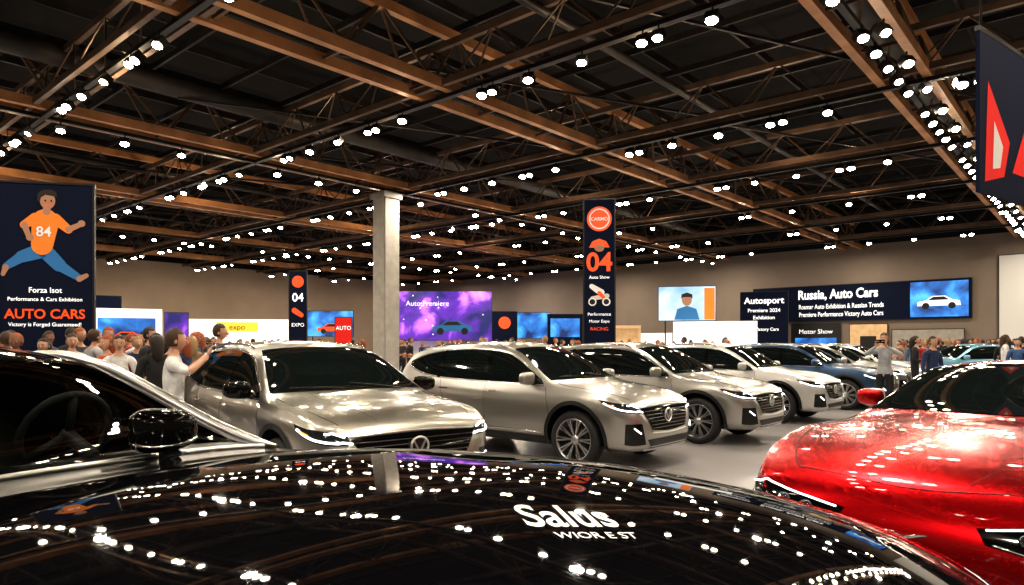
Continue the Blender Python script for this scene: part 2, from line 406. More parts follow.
    sw = Matrix.Translation((-1.22, .4, 1.2)) @ Matrix.Rotation(math.radians(-68), 4, 'Y')
    tube(it, [sw @ Vector((.19*cos(a), .19*sin(a), 0)) for a in [2*pi*i/28 for i in range(28)]], .018, closed=True)
    for a in (0, 2.2, -2.2): tube(it, [sw @ Vector((0, 0, -.02)), sw @ Vector((.19*cos(a), .19*sin(a), 0))], .018)
    tube(it, [sw @ Vector((0, 0, .0)), sw @ Vector((0, 0, -.25))], .03)
    for y in (-.4, .4):
        tube(it, [(-2.05, y, .7), (-2.1, y, .9), (-2.18, y, 1.12), (-2.22, y, 1.24)], .2, 14, 1, radii=[.2, .24, .22, .12])
        sphere(it, (-1.8, y, .7), (.34, .26, .12), 1)
        sphere(it, (-2.22, y, 1.37), (.06, .14, .10), 1)
        for d in (-.05, .05): tube(it, [(-2.22, y+d, 1.18), (-2.22, y+d, 1.33)], .008, 6, 2)
    fr = part('front_fascia', 'gloss_black', 'chrome', 'lamp_glass', 'drl')
    patch(fr, bvh, [(4, -.5, .9), (4, .5, .9)], [(4, -.45, .5), (4, .45, .5)], 'front', 16, 6, .006, 0)
    for k in range(6): sline(fr, bvh, [(4, -.5, .53+k*.065), (4, .5, .53+k*.065)], 'front', .006, 16, .01, mi=1)
    for s in (-1, 1):
        patch(fr, bvh, [(2.5, s*.6, .96), (2.35, s*.84, .98), (2.1, s*.96, 1.01)], [(2.52, s*.6, .84), (2.38, s*.85, .85), (2.15, s*.96, .94)], 'near', 16, 5, .006, 2)
        sline(fr, bvh, [(2.52, s*.6, .85), (2.38, s*.84, .86), (2.15, s*.96, .95)], 'near', .01, 16, .008, mi=3)
    wh = part('wheels', 'rubber', 'alloy', 'chrome', 'darkalloy'); build_wheels(wh, P, 10)
    return body, finish(parts, 'black'), bvh

def build_red():
    P = dict(x0=-2.45, x1=2.3, hw=.94, wr=.36, ar=.41, wheels=(1.38, -1.5), crown=.06, tumble=.5,
        w=[(-2.45, .6), (-2.4, .74), (-2.2, .86), (-1.5, .94), (-.4, .90), (.5, .91), (1.4, .95), (1.8, .945), (2.0, .915), (2.14, .85), (2.25, .72), (2.3, .52)],
        zb=[(-2.45, .36), (-2.1, .24), (0, .18), (2.0, .18), (2.2, .19), (2.3, .3)],
        zs=[(-2.45, .6), (-2.3, .95), (-1.5, 1.06), (-.2, 1.02), (.5, 1.04), (1.25, 1.04), (1.75, .97), (2.0, .88), (2.16, .79), (2.25, .66), (2.3, .42)],
        zt=[(-2.45, .65), (-2.4, .98), (-2.2, 1.10), (-1.8, 1.26), (-1.4, 1.40), (-.85, 1.48), (-.55, 1.46), (.48, 1.14), (.62, 1.115), (1.2, 1.095), (1.7, 1.03), (1.98, .95), (2.14, .86), (2.23, .74), (2.28, .58), (2.3, .44)])
    body, bvh, F = build_body(P); parts = {}
    def part(nm, *keys):
        b = bmesh.new(); parts[nm] = (b, [M[k] for k in keys]); return b
    gl = part('windows', 'glass', 'gloss_black')
    patch(gl, bvh, [(-.57, -.61, 0), (-.50, 0, 0), (-.57, .61, 0)], [(.38, -.80, 0), (.52, 0, 0), (.38, .80, 0)], 'top', 30, 14, .004)
    for s in (-1, 1):
        patch(gl, bvh, [(.25, s, 1.12), (-.05, s, 1.22), (-.5, s, 1.345), (-1.0, s, 1.37), (-1.4, s, 1.30), (-1.75, s, 1.19)],
              [(.3, s, 1.08), (-.05, s, 1.065), (-.5, s, 1.06), (-1.0, s, 1.07), (-1.4, s, 1.09), (-1.75, s, 1.14)], 'side', 36, 8, .004)
    ch = part('trim', 'gloss_black', 'seam', 'chrome')
    for s in (-1, 1):
        sline(ch, bvh, [(.35, s, 1.06), (-.2, s, 1.045), (-1.0, s, 1.055), (-1.77, s, 1.12)], 'side', .008, 30)
        sline(ch, bvh, [(.5, s*.84, 0), (1.3, s*.81, 0), (1.8, s*.74, 0), (2.05, s*.62, 0)], 'top', .0035, 24, mi=1)
        sline(ch, bvh, [(.6, s*.5, 0), (1.3, s*.47, 0), (1.85, s*.34, 0), (2.1, s*.22, 0)], 'top', .003, 24, -.002, mi=1)
        sline(ch, bvh, [(.5, s, 1.0), (.6, s, .6), (.55, s, .3)], 'side', .0035, 16, mi=1)
        sline(ch, bvh, [(-.75, s, 1.02), (-.8, s, .6), (-.75, s, .3)], 'side', .0035, 16, mi=1)
        p = snap(bvh, (-.55, s, .94), 'side', .015); tube(ch, [p+Vector((-.09, 0, 0)), p+Vector((.09, 0, 0))], .011)
    sline(ch, bvh, [(2.05, -.62, 0), (2.13, 0, 0), (2.05, .62, 0)], 'top', .0035, 30, mi=1)
    bl = part('grille', 'gloss_black', 'darkalloy', 'chrome')
    patch(bl, bvh, [(4, -.5, .48), (4, 0, .51), (4, .5, .48)], [(4, -.56, .25), (4, 0, .24), (4, .56, .25)], 'front', 20, 6, .006)
    for k in range(6): sline(bl, bvh, [(4, -.52, .27+k*.04), (4, .52, .27+k*.04)], 'front', .005, 20, .01, mi=1)
    ce = snap(bvh, (4, 0, .635), 'front', .012)
    for s in (-1, 1):
        tube(bl, [ce, ce+Vector((-.003, s*.05, .02)), ce+Vector((-.012, s*.10, .028))], .01, 8, 2, radii=[.014, .009, .003])
        patch(bl, bvh, [(2.24, s*.70, .46), (2.1, s*.86, .5)], [(2.25, s*.66, .28), (2.1, s*.88, .27)], 'near', 8, 6, .006)
    hl = part('headlights', 'lamp_glass', 'drl', 'gloss_black', 'chrome')
    for s in (-1, 1):
        patch(hl, bvh, [(2.25, s*.30, .745), (2.21, s*.56, .785), (2.13, s*.75, .79), (2.02, s*.89, .78)], [(2.275, s*.34, .675), (2.25, s*.57, .635), (2.17, s*.77, .625), (2.07, s*.91, .67)], 'near', 30, 8, .006, 2)
        sline(hl, bvh, [(2.25, s*.34, .742), (2.21, s*.57, .775), (2.13, s*.75, .78), (2.04, s*.87, .77)], 'near', .005, 30, .008, mi=1)
        sline(hl, bvh, [(2.272, s*.37, .68), (2.25, s*.57, .643), (2.17, s*.77, .633), (2.09, s*.89, .67)], 'near', .004, 30, .008, mi=3)
        for q in ((2.24, .50, .71), (2.19, .63, .71), (2.12, .77, .71)):
            c = snap(bvh, (q[0], s*q[1], q[2]), 'near', .004); sphere(hl, c, (.03, .038, .034), 0); sphere(hl, c+Vector((.018, s*.01, .004)), (.016, .02, .017), 3)
    mr = part('wing_mirrors', 'paint_red', 'blackplastic')
    for s in (-1, 1):
        mirror_shell(mr, (-.22, s*.99, 1.16), s, .85); beam(mr, (-.2, s*.85, 1.08), (-.22, s*.94, 1.11), .05, .035, 1)
    wh = part('wheels', 'rubber', 'darkalloy', 'chrome', 'alloy'); build_wheels(wh, P, 10)
    return body, finish(parts, 'red')

def place_car(name, tpl, cx, cy, ang, pk, mk=None):
    body, parts = tpl[0], tpl[1]
    e = empty(name, (cx, cy, 0), ang)
    b = body.copy(); b.materials[0] = M[pk]; new_obj('body', b, e)
    for nm, me in parts:
        if nm == 'wing_mirrors':
            me = me.copy(); me.materials[0] = M[mk or pk]
        new_obj(nm, me, e)
    return e
suv = build_suv()
hA = math.atan2(-.657, .754)
e1 = place_car('suv_car', suv, -2.36, 8.12, math.atan2(-.78, .62), 'paint_silver', 'gloss_black'); e1.scale = (1.08, 1.08, 1.0)
place_car('suv_car', suv, .32, 10.5, hA, 'paint_silver_bright')
place_car('suv_car', suv, 2.51, 12.73, hA, 'paint_silver_bright')
place_car('suv_car', suv, 4.95, 15.73, hA, 'paint_white')
place_car('suv_car', suv, 7.72, 18.58, hA, 'paint_blue')
place_car('suv_car', suv, 9.82, 21.4, hA, 'paint_silver_bright')
place_car('suv_car', suv, 12.0, 24.3, hA, 'paint_white')
place_car('suv_car', suv, 17.4, 26.5, math.radians(185), 'paint_sky')
red = build_red()
hr = Vector((-.72, -.694)); F = Vector((1.93, 3.42)); c = F - hr*2.3
place_car('sports_car', red, c.x, c.y, math.atan2(hr.y, hr.x), 'paint_red', 'paint_red')
blk = build_black()
hb = Vector((.866, -.5)); lb = Vector((.5, .866)); cb_ = hb*(-2.1)+lb*1.3
be = place_car('black_car', blk, cb_.x, cb_.y, math.atan2(hb.y, hb.x), 'paint_black')

# ---------------------------------------------------------------- text
def text_me(s, size, off=0.0, align='CENTER', shear=0.0):
    cu = bpy.data.curves.new('t', 'FONT'); cu.body = s; cu.size = size; cu.offset = off; cu.align_x = align; cu.shear = shear
    cu.resolution_u = 4
    o = bpy.data.objects.new('t', cu); scene.collection.objects.link(o)
    dg = bpy.context.evaluated_depsgraph_get(); me = bpy.data.meshes.new_from_object(o.evaluated_get(dg))
    bpy.data.objects.remove(o); return me
M['white'] = mat('print_white', (.85, .85, .85), 0, .5)
M['ltext'] = mat('sign_white_lit', (.9, .9, .9), 0, .5, emit=(1, 1, 1), es=.7)
inv = Matrix.Rotation(-math.atan2(hb.y, hb.x), 4, 'Z') @ Matrix.Translation((-cb_.x, -cb_.y, 0))
def hood_text(s, size, wx, wy, off, asp):
    me = text_me(s, size, off); R = Matrix.Rotation(math.radians(14), 3, 'Z')
    b = bmesh.new(); b.from_mesh(me); bmesh.ops.triangulate(b, faces=b.faces)
    bmesh.ops.subdivide_edges(b, edges=[e for e in b.edges if e.calc_length() > .012], cuts=2)
    for v in b.verts:
        q = R @ Vector((v.co.x, v.co.y*asp, 0)); p = inv @ Vector((wx+q.x, wy+q.y, 0)); v.co = snap(blk[2], p, 'top', .003)
    b.to_mesh(me); b.free(); me.materials.clear(); new_obj('hood_lettering', me, be, [M['white']])
hood_text('Salus', .100, .125, 1.36, .0018, 2.0)
hood_text('WIOR E ST', .034, .165, 1.30, .0005, 1.4)

# ---------------------------------------------------------------- hall
M['floor'] = mat('polished_floor', (.29, .28, .285), 0, .28, noise=.12, nscale=.6)
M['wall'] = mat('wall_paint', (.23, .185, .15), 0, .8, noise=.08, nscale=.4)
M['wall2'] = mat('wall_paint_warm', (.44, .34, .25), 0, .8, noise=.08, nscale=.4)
M['deck'] = mat('roof_deck', (.005, .005, .006), 0, .9, noise=.3, nscale=1)
M['brown'] = mat('truss_brown', (.50, .25, .11), .1, .45, noise=.3, nscale=1.2)
M['brown2'] = mat('truss_umber', (.17, .11, .075), .2, .45, noise=.3, nscale=1.5)
M['steel'] = mat('truss_steel', (.04, .036, .034), .3, .45, noise=.25, nscale=2)
M['web'] = mat('truss_web', (.13, .08, .05), .2, .45, noise=.25, nscale=2)
M['conc'] = mat('concrete', (.36, .335, .30), 0, .8, noise=.12, nscale=3, bump=.1)
A0, A1, B0, B1, ZT = -58.7, 26, -22, 51, 11.6
def hallbox(name, a0, a1, b0, b1, z0, z1, m):
    bm = bmesh.new(); box(bm, Vector(((a0+a1)/2, (b0+b1)/2, (z0+z1)/2)), (a1-a0, b1-b0, z1-z0))
    o = bm_obj(name, bm, [m]); o.rotation_euler = (0, 0, TH); return o
hallbox('floor', A0-.3, A1, B0, B1+.3, -.2, 0, M['floor'])
hallbox('ceiling', A0-.3, A1, B0, B1+.3, ZT, ZT+.2, M['deck'])
hallbox('wall_back', A0-.3, A1, B1, B1+.3, 0, ZT, M['wall'])
hallbox('wall_left', A0-.3, A0, B0, B1, 0, ZT, M['wall2'])
hallbox('dark_upper_wall_back', A0, A1, B1-.1, B1, 8.4, ZT, M['deck'])  # dark strip covering the upper back wall
hallbox('dark_upper_wall_left', A0, A0+.1, B0, B1-.1, 8.4, ZT, M['deck'])  # same dark strip on the upper left wall
hallbox('baseboard_back', A0, A1, B1-.06, B1, 0, .25, M['steel'])
hallbox('baseboard_left', A0, A0+.06, B0, B1-.1, 0, .25, M['steel'])

def truss(bm, f, t0, t1, z0, z1, panel, cs, hw, mi=0, wk=.3):
    for lat in (-hw, hw): beam(bm, f(t0, lat, z0), f(t1, lat, z0), cs, cs*1.3, mi)
    beam(bm, f(t0, 0, z1), f(t1, 0, z1), cs, cs*1.3, mi)
    n = int((t1-t0)/panel)
    for i in range(n):
        a = t0+i*panel; b = a+panel/2; c = a+panel
        for lat in (-hw, hw):
            beam(bm, f(a, lat, z0), f(b, 0, z1), cs*wk, cs*wk, mi+1); beam(bm, f(b, 0, z1), f(c, lat, z0), cs*wk, cs*wk, mi+1)
        beam(bm, f(a, -hw, z0), f(a, hw, z0), cs*.35, cs*.35, mi+1)
BT = [-52, -42.2, -32.5, -22.8, -13.4, -3.9, 6, 16]
bm = bmesh.new()
for a in BT: truss(bm, lambda t, l, z, a=a: H(a+l, t, z), B0, B1, 8.25, 9.9, 2.6, .2, .5)
bm_obj('roof_truss', bm, [M['brown'], M['web']])
bm = bmesh.new()
AT = [-7.2, -.6, 6.0, 12.4, 19.3, 25.8, 32.4, 39, 45.6]
for b in AT: truss(bm, lambda t, l, z, b=b: H(t, b+l, z), A0, A1, 8.25, 9.4, 2.2, .13, .35)
bm_obj('roof_truss', bm, [M['brown2'], M['web']])
bm = bmesh.new()
b = B0
while b < B1:
    beam(bm, H(A0, b, 10.2), H(A1, b, 10.2), .08, .18); b += 2.2
a = A0+1
while a < A1:
    beam(bm, H(a, B0, 10.7), H(a, B1, 10.7), .08, .25); a += 2.6
bm_obj('roof_joist_grid', bm, [M['steel']])
bm = bmesh.new()
for i in range(14):
    a = A0+4+i*5.6
    for b in (15, 28, 41): beam(bm, H(a, b-6, 9.0), H(a+5.6, b+6, 9.0), .07, .07)
    tube(bm, [H(a, B0, 9.3), H(a, B1, 9.3)], .12 if i % 3 else .3, 10)
bm_obj('ceiling_ductwork', bm, [M['steel']])
def column(a, b):
    bm = bmesh.new(); box(bm, (0, 0, 3.97), (.8, .8, 7.94)); 
    bmesh.ops.bevel(bm, geom=list(bm.edges), offset=.04, segments=2, affect='EDGES')
    box(bm, (0, 0, .12), (1.0, 1.0, .24)); box(bm, (0, 0, 7.75), (.95, .95, .2))
    o = bm_obj('concrete_column', bm, [M['conc']]); o.location = H(a, b); o.rotation_euler = (0, 0, TH)
column(-22.8, 18.2)
M['bulb'] = mat('lamp_emitter', (1, 1, 1), 0, .5, emit=(1, .86, .64), es=80)
M['housing'] = mat('lamp_housing', (.02, .02, .02), .3, .4)
bmt = bmesh.new()
def fixture(p, aim, s=1.0):
    aim = aim.normalized(); side = aim.cross(Vector((0, 0, 1))).normalized(); up = side.cross(aim)
    R = Matrix((side, up, aim)).transposed()
    w, h, d = .27*s, .21*s, .2*s
    box(bmt, p, (w, h, d), 0, R)
    c = p+aim*(d/2+.006)
    vs = [bmt.verts.new(c+side*(w*.44*cos(2*pi*i/10))*(1.08)+up*(h*.46*sin(2*pi*i/10))) for i in range(10)]
    f = bmt.faces.new(vs); f.material_index = 1; f.normal_update()
    beam(bmt, p+Vector((0, 0, .1)), Vector((p.x, p.y, 8.0)), .03, .03, 0)
for b in AT:
    beam(bmt, H(A0+1, b, 8.05), H(A1-1, b, 8.05), .14, .1)
    a = A0+2
    step = 3.6 if b < 4 else (1.5 if b < 27 else 2.4)
    i = 0
    while a < A1-2:
        i += 1
        if i % 6 and not (b == 19.3 and abs(a+22.8) < 1.1):
            tilt = random.uniform(.7, 1.0)
            fixture(H(a, b-.1, 7.78), Vector((0, 0, -1)) + (-BDIR*.8+ADIR*random.uniform(.0, .6))*tilt, random.uniform(.85, 1.0))
            if i % 3 == 1: fixture(H(a+.36, b-.1, 7.78), Vector((0, 0, -1)) + (-BDIR*.8+ADIR*random.uniform(.0, .6))*tilt, random.uniform(.85, 1.0))
        a += step
for a0 in (-42.2, -22.8, -3.9):
    beam(bmt, H(a0, B0+1, 8.05), H(a0, B1-1, 8.05), .14, .1)
    b = 3.0; i = 0
    while b < B1-2:
        i += 1
        if i % 6 and not (a0 == -22.8 and abs(b-18.2) < 1.4):
            fixture(H(a0+.1, b, 7.78), Vector((0, 0, -1)) + (ADIR*.6-BDIR*random.uniform(.2, .6)), random.uniform(.85, 1.0))
            if a0 == -3.9 and i % 2: fixture(H(a0+.5, b, 7.78), Vector((0, 0, -1)) + (ADIR*.6-BDIR*random.uniform(.2, .6)), random.uniform(.85, 1.0))
        b += 1.0 if a0 == -3.9 else 1.7
bm_obj('track_light_array', bmt, [M['housing'], M['bulb']])
k = 0
for b in (-7.2, -.6, 6.0, 12.4, 19.3, 25.8, 32.4, 39, 47):
    for i in range(8):
        a = -50+i*9.4 + (4.7 if k % 2 else 0)
        L = bpy.data.lights.new('hall_fill_light', 'AREA'); L.shape = 'DISK'; L.size = .34  # disk lights added for general hall brightness, beyond the track fixtures
        L.energy = 350; L.color = (1, .87, .70)
        o = bpy.data.objects.new('hall_fill_light', L); scene.collection.objects.link(o); o.location = H(a, b, 7.9); o.rotation_euler = (0, 0, TH)
    k += 1
# upward fill spots added to brighten and warm the steelwork, no fixtures there
for a in (-30, -18, -8.5, 1.5):
    for b in (5, 13, 22, 31):
        L = bpy.data.lights.new('truss_fill_spot', 'SPOT'); L.spot_size = math.radians(165); L.spot_blend = .6; L.energy = 190; L.color = (1, .70, .42); L.shadow_soft_size = .12
        o = bpy.data.objects.new('truss_fill_spot', L); scene.collection.objects.link(o); o.location = H(a, b+1.6, 7.3); o.rotation_euler = (pi, 0, 0)

# ---------------------------------------------------------------- banners / screens
M['navy'] = mat('banner_navy', (.006, .010, .030), 0, .8, spec=.15)
M['orange'] = mat('print_orange_glow', (.85, .10, .02), 0, .5, emit=(.9, .10, .02), es=.25)  # orange print with a faint glow put into it
M['skin'] = mat('skin', (.42, .22, .14), 0, .5)
M['hair'] = mat('hair_dark', (.02, .013, .01), 0, .6)
M['jeans'] = mat('print_blue', (.03, .18, .45), 0, .5)
M['shirtor'] = mat('print_orange_shirt', (.85, .25, .03), 0, .5)
M['redprint'] = mat('print_red_glow', (.55, .02, .015), 0, .7, emit=(.6, .02, .015), es=.3, spec=.2)  # red print made to glow slightly by its own emission
M['panelwhite'] = mat('panel_white', (.65, .64, .62), 0, .5)
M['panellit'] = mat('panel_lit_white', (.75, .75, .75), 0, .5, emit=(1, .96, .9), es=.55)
M['wood'] = mat('panel_wood_glow', (.5, .33, .17), 0, .5, noise=.2, nscale=3, emit=(.8, .5, .25), es=.3)  # wood colour carries an added faint warm glow, no lamp behind it
M['yellow'] = mat('sign_yellow', (.9, .55, .05), 0, .5, emit=(1, .6, .05), es=.5)
def scr(name, c1, c2, c3, es, sc=.6):
    m = bpy.data.materials.new(name); m.use_nodes = True; nt = m.node_tree; p = nt.nodes['Principled BSDF']
    tc = nt.nodes.new('ShaderNodeTexCoord'); n = nt.nodes.new('ShaderNodeTexNoise'); r = nt.nodes.new('ShaderNodeValToRGB')
    n.inputs['Scale'].default_value = sc; n.inputs['Detail'].default_value = 3; n.inputs['Distortion'].default_value = .4
    r.color_ramp.elements[0].position = .38; r.color_ramp.elements[0].color = (*c1, 1)
    r.color_ramp.elements[1].position = .72; r.color_ramp.elements[1].color = (*c3, 1)
    e = r.color_ramp.elements.new(.55); e.color = (*c2, 1)
    nt.links.new(tc.outputs['Object'], n.inputs['Vector']); nt.links.new(n.outputs['Fac'], r.inputs['Fac'])
    nt.links.new(r.outputs['Color'], p.inputs['Emission Color']); p.inputs['Emission Strength'].default_value = es
    p.inputs['Base Color'].default_value = (.01, .01, .01, 1); p.inputs['Roughness'].default_value = .3; return m
M['scr_purple'] = scr('screen_purple', (.008, .01, .09), (.10, .02, .32), (.9, .28, .95), 1.8, .45)
M['scr_blue'] = scr('screen_blue', (.005, .02, .10), (.02, .16, .5), (.1, .5, .9), 1.5, .6)
M['scr_light'] = scr('screen_light', (.25, .5, .7), (.55, .72, .85), (.85, .88, .9), 1.1, .5)

def flat(par, pts, m, d):
    b = bmesh.new(); b.faces.new([b.verts.new((x, -d, z)) for x, z in pts]); bmesh.ops.triangulate(b, faces=b.faces)
    return bm_obj('artwork', b, [m], par)
def disc(cx, cz, rx, rz=None, n=24): rz = rz or rx; return [(cx+rx*cos(2*pi*i/n), cz+rz*sin(2*pi*i/n)) for i in range(n)]
def cap(p, q, r1, r2):
    a = math.atan2(q[1]-p[1], q[0]-p[0]); out = []
    for i in range(9): t = a+pi/2+pi*i/8; out.append((p[0]+r1*cos(t), p[1]+r1*sin(t)))
    for i in range(9): t = a-pi/2+pi*i/8; out.append((q[0]+r2*cos(t), q[1]+r2*sin(t)))
    return out
def ptext(par, s, size, x, z, m, d=.04, off=0.0, align='CENTER', sx=1.0):
    me = text_me(s, size, off, align)
    me.materials.clear(); o = new_obj('lettering', me, par, [m]); o.location = (x, -d, z); o.rotation_euler = (pi/2, 0, 0); o.scale = (sx, 1, 1); return o
def board(name, cx, cy, rz, w, z0, z1, m, frame='housing', legs=True, t=.06):
    e = empty(name, (cx, cy, 0), rz)
    b = bmesh.new(); box(b, (0, 0, (z0+z1)/2), (w, t, z1-z0)); bm_obj('panel', b, [M[m] if isinstance(m, str) else m], e)
    b = bmesh.new(); f = .04
    for s in (-1, 1): box(b, (s*(w/2+f/2), 0, (z0+z1)/2), (f, t+.03, z1-z0+2*f))
    box(b, (0, 0, z1+f/2), (w, t+.03, f)); box(b, (0, 0, z0-f/2 if z0 > .1 else z0+f/2), (w, t+.03, f))
    if legs and z0 > .1:
        for s in (-1, 1): box(b, (s*w*.38, .06, z0/2), (.08, .06, z0)); box(b, (s*w*.38, .06, .015), (.3, .6, .03))
    if legs and z0 <= .1: box(b, (0, .0, .02), (w*1.05, .6, .04))
    bm_obj('frame', b, [M[frame]], e); return e
def minicar(e, x, z, k, m, d):
    flat(e, [(x+k*u, z+k*v) for u, v in [(-2, 0), (-1.95, .45), (-1.2, .6), (-.6, 1.05), (.6, 1.05), (1.2, .65), (1.9, .5), (2, 0)]], m, d)
    flat(e, [(x+k*u, z+k*v) for u, v in [(-1.0, .6), (-.5, .95), (.5, .95), (.95, .62)]], M['housing'], d+.004)
    for u in (-1.2, 1.2): flat(e, disc(x+k*u, z, k*.34), M['housing'], d+.006)
e = board('advertising_banner', -9.45, 14.0, math.radians(12), 1.72, .06, 4.86, 'navy')
D = .034
flat(e, cap((-.05, 3.55), (.25, 3.22), .15, .13), M['jeans'], D+.002)
flat(e, cap((.25, 3.22), (.60, 2.98), .11, .07), M['jeans'], D+.003)
flat(e, cap((-.1, 3.5), (-.42, 3.38), .15, .12), M['jeans'], D+.002)
flat(e, cap((-.42, 3.38), (-.70, 3.18), .11, .07), M['jeans'], D+.003)
flat(e, cap((.62, 2.95), (.75, 3.02), .06, .045), M['skin'], D+.004)
flat(e, cap((-.71, 3.16), (-.76, 3.02), .06, .04), M['skin'], D+.004)
flat(e, cap((-.06, 3.62), (.0, 4.1), .2, .25), M['shirtor'], D+.004)
flat(e, cap((.18, 4.16), (.42, 3.95), .11, .08), M['shirtor'], D+.005)
flat(e, cap((.42, 3.95), (.62, 4.05), .06, .05), M['skin'], D+.006)
flat(e, disc(.66, 4.08, .07), M['skin'], D+.007)
flat(e, cap((-.18, 4.16), (-.38, 4.02), .11, .08), M['shirtor'], D+.005)
flat(e, cap((-.38, 4.02), (-.3, 3.8), .06, .05), M['skin'], D+.006)
flat(e, disc(-.28, 3.77, .07), M['skin'], D+.007)
flat(e, cap((.02, 4.3), (.03, 4.4), .07, .07), M['skin'], D+.005)
flat(e, disc(.04, 4.52, .14, .17), M['skin'], D+.006)
flat(e, [(-.15, 4.52), (-.14, 4.66), (-.04, 4.74), (.1, 4.75), (.2, 4.7), (.22, 4.6), (.12, 4.62), (.0, 4.64), (-.08, 4.58), (-.1, 4.48)], M['hair'], D+.008)
for x in (.0, .11): flat(e, disc(x, 4.52, .018, .024, 10), M['hair'], D+.009)
flat(e, cap((.0, 4.43), (.1, 4.43), .012, .012), M['orange'], D+.009)
ptext(e, '84', .28, -.03, 3.8, M['white'], D+.012, .006)
ptext(e, 'Forza Isot', .15, 0, 2.66, M['ltext'], D+.01, .002)
ptext(e, 'Performance & Cars Exhibition', .108, 0, 2.49, M['ltext'], D+.01, .001)
ptext(e, 'AUTO CARS', .265, 0, 2.14, M['orange'], D+.01, .007)
ptext(e, 'Victory is Forged Guaranteed!', .108, 0, 1.98, M['ltext'], D+.01, .001)
e = board('advertising_banner', 2.53, 20.0, math.radians(-6), .86, .06, 5.8, 'navy')
flat(e, disc(0, 5.25, .36, .36, 32), M['orange'], D); flat(e, disc(0, 5.25, .30, .30, 32), M['white'], D+.003); flat(e, disc(0, 5.25, .26, .26, 32), M['orange'], D+.005)
ptext(e, 'CARMO', .14, 0, 5.2, M['white'], D+.008, .004)
ptext(e, '04', .75, 0, 3.75, M['orange'], D+.006, .02)
flat(e, [(-.3, 4.42), (-.2, 4.6), (0, 4.68), (.2, 4.6), (.3, 4.42)], M['orange'], D+.004)
flat(e, disc(0, 4.40, .14, .1), M['skin'], D+.006)
ptext(e, 'Auto Show', .13, 0, 3.52, M['ltext'], D+.006)
flat(e, cap((-.22, 3.3), (.05, 3.12), .07, .1), M['white'], D+.004); flat(e, cap((-.2, 2.95), (.22, 3.02), .06, .07), M['panelwhite'], D+.005); flat(e, cap((.0, 3.1), (.2, 2.9), .06, .04), M['orange'], D+.0055)
flat(e, disc(-.2, 2.85, .12), M['white'], D+.006); flat(e, disc(.2, 2.85, .12), M['white'], D+.006)
flat(e, disc(-.2, 2.85, .08), M['housing'], D+.007); flat(e, disc(.2, 2.85, .08), M['housing'], D+.007)
ptext(e, 'Performance', .13, 0, 2.45, M['ltext'], D+.006); ptext(e, 'Motor Expo', .12, 0, 2.25, M['ltext'], D+.006); ptext(e, 'RACING', .14, 0, 2.02, M['orange'], D+.006)
e = board('advertising_banner', -9.3, 30, 0, .72, .06, 4.8, 'navy')
flat(e, disc(0, 4.35, .26), M['orange'], D); ptext(e, '04', .5, 0, 3.5, M['ltext'], D+.004, .01); flat(e, cap((-.15, 3.1), (.15, 2.9), .12, .1), M['orange'], D)
ptext(e, 'EXPO', .22, 0, 2.4, M['ltext'], D+.004)
e = empty('hanging_banner', (7.45, 10.0, 0), math.radians(36))
b = bmesh.new(); box(b, (0, 0, 4.65), (3.4, .05, 2.1)); bm_obj('panel', b, [M['navy']], e)
flat(e, [(-1.55, 3.75), (-1.45, 5.1), (-.7, 4.4), (-.9, 3.9)], M['redprint'], .03); flat(e, [(-.6, 4.0), (.4, 5.5), (1.3, 5.5), (.3, 4.0)], M['redprint'], .03)
flat(e, [(-1.3, 3.95), (-1.25, 4.6), (-.95, 4.3), (-1.05, 4.0)], M['panelwhite'], .034)
b = bmesh.new()
for x in (-1.6, 1.6): tube(b, [(x, 0, 5.7), (x, 0, 8.3)], .015, 6)
beam(b, (-1.72, 0, 5.73), (1.72, 0, 5.73), .06, .06); bm_obj('hanging_cables', b, [M['housing']], e)

def led(name, cx, cy, rz, w, z0, z1, m): return board(name, cx, cy, rz, w, z0, z1, m, legs=True, t=.12)
e = led('display_screen', -5.6, 58, 0, 7.8, 2.0, 6.1, 'scr_purple')
minicar(e, .6, 2.75, .85, M['jeans'], .07); ptext(e, 'Auto Premiere', .6, -1.5, 4.9, M['ltext'], .07)
for i in range(12):
    a = random.uniform(-3.6, 3.6); z = random.uniform(2.3, 5.8); flat(e, disc(a, z, .06), M['ltext'], .068)
e = led('display_screen', -14.5, 55, 0, 3.7, 2.3, 4.3, 'scr_blue'); minicar(e, .2, 2.7, .6, M['orange'], .07)
e = led('display_screen', 11.4, 45, math.radians(-10), 3.6, 3.2, 5.4, 'scr_light')
flat(e, disc(.0, 4.55, .32, .4), M['skin'], .07); flat(e, [(-.36, 4.6), (-.34, 4.9), (0, 5.02), (.34, 4.9), (.36, 4.6), (.25, 4.72), (-.25, 4.72)], M['hair'], .075)
flat(e, [(-.8, 3.25), (-.6, 3.95), (0, 4.15), (.6, 3.95), (.8, 3.25)], M['jeans'], .068)
flat(e, [(1.1, 3.25), (1.1, 5.3), (1.75, 5.3), (1.75, 3.25)], M['shirtor'], .066)
def booth(name, cx, cy, rz, w, h, m, d=.5):
    e = empty(name, (cx, cy, 0), rz); b = bmesh.new()
    box(b, (0, 0, h/2), (w, .12, h)); box(b, (-w/2, -d/2, h/2), (.12, d, h)); box(b, (w/2, -d/2, h/2), (.12, d, h)); box(b, (0, -d/2, h-.1), (w, d, .2))
    bm_obj('wall_panels', b, [M[m]], e)
    b = bmesh.new(); box(b, (0, -d-.3, .5), (w*.5, .5, 1.0)); box(b, (0, -d-.3, 1.02), (w*.54, .6, .05)); bm_obj('counter', b, [M['panelwhite']], e)
    return e
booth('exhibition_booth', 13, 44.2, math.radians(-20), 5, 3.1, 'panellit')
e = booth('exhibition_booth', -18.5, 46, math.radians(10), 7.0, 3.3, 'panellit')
flat(e, [(-1.0, 2.5), (1.6, 2.5), (1.6, 3.1), (-1.0, 3.1)], M['yellow'], .62); ptext(e, 'expo', .5, .3, 2.62, M['navy'], .64)
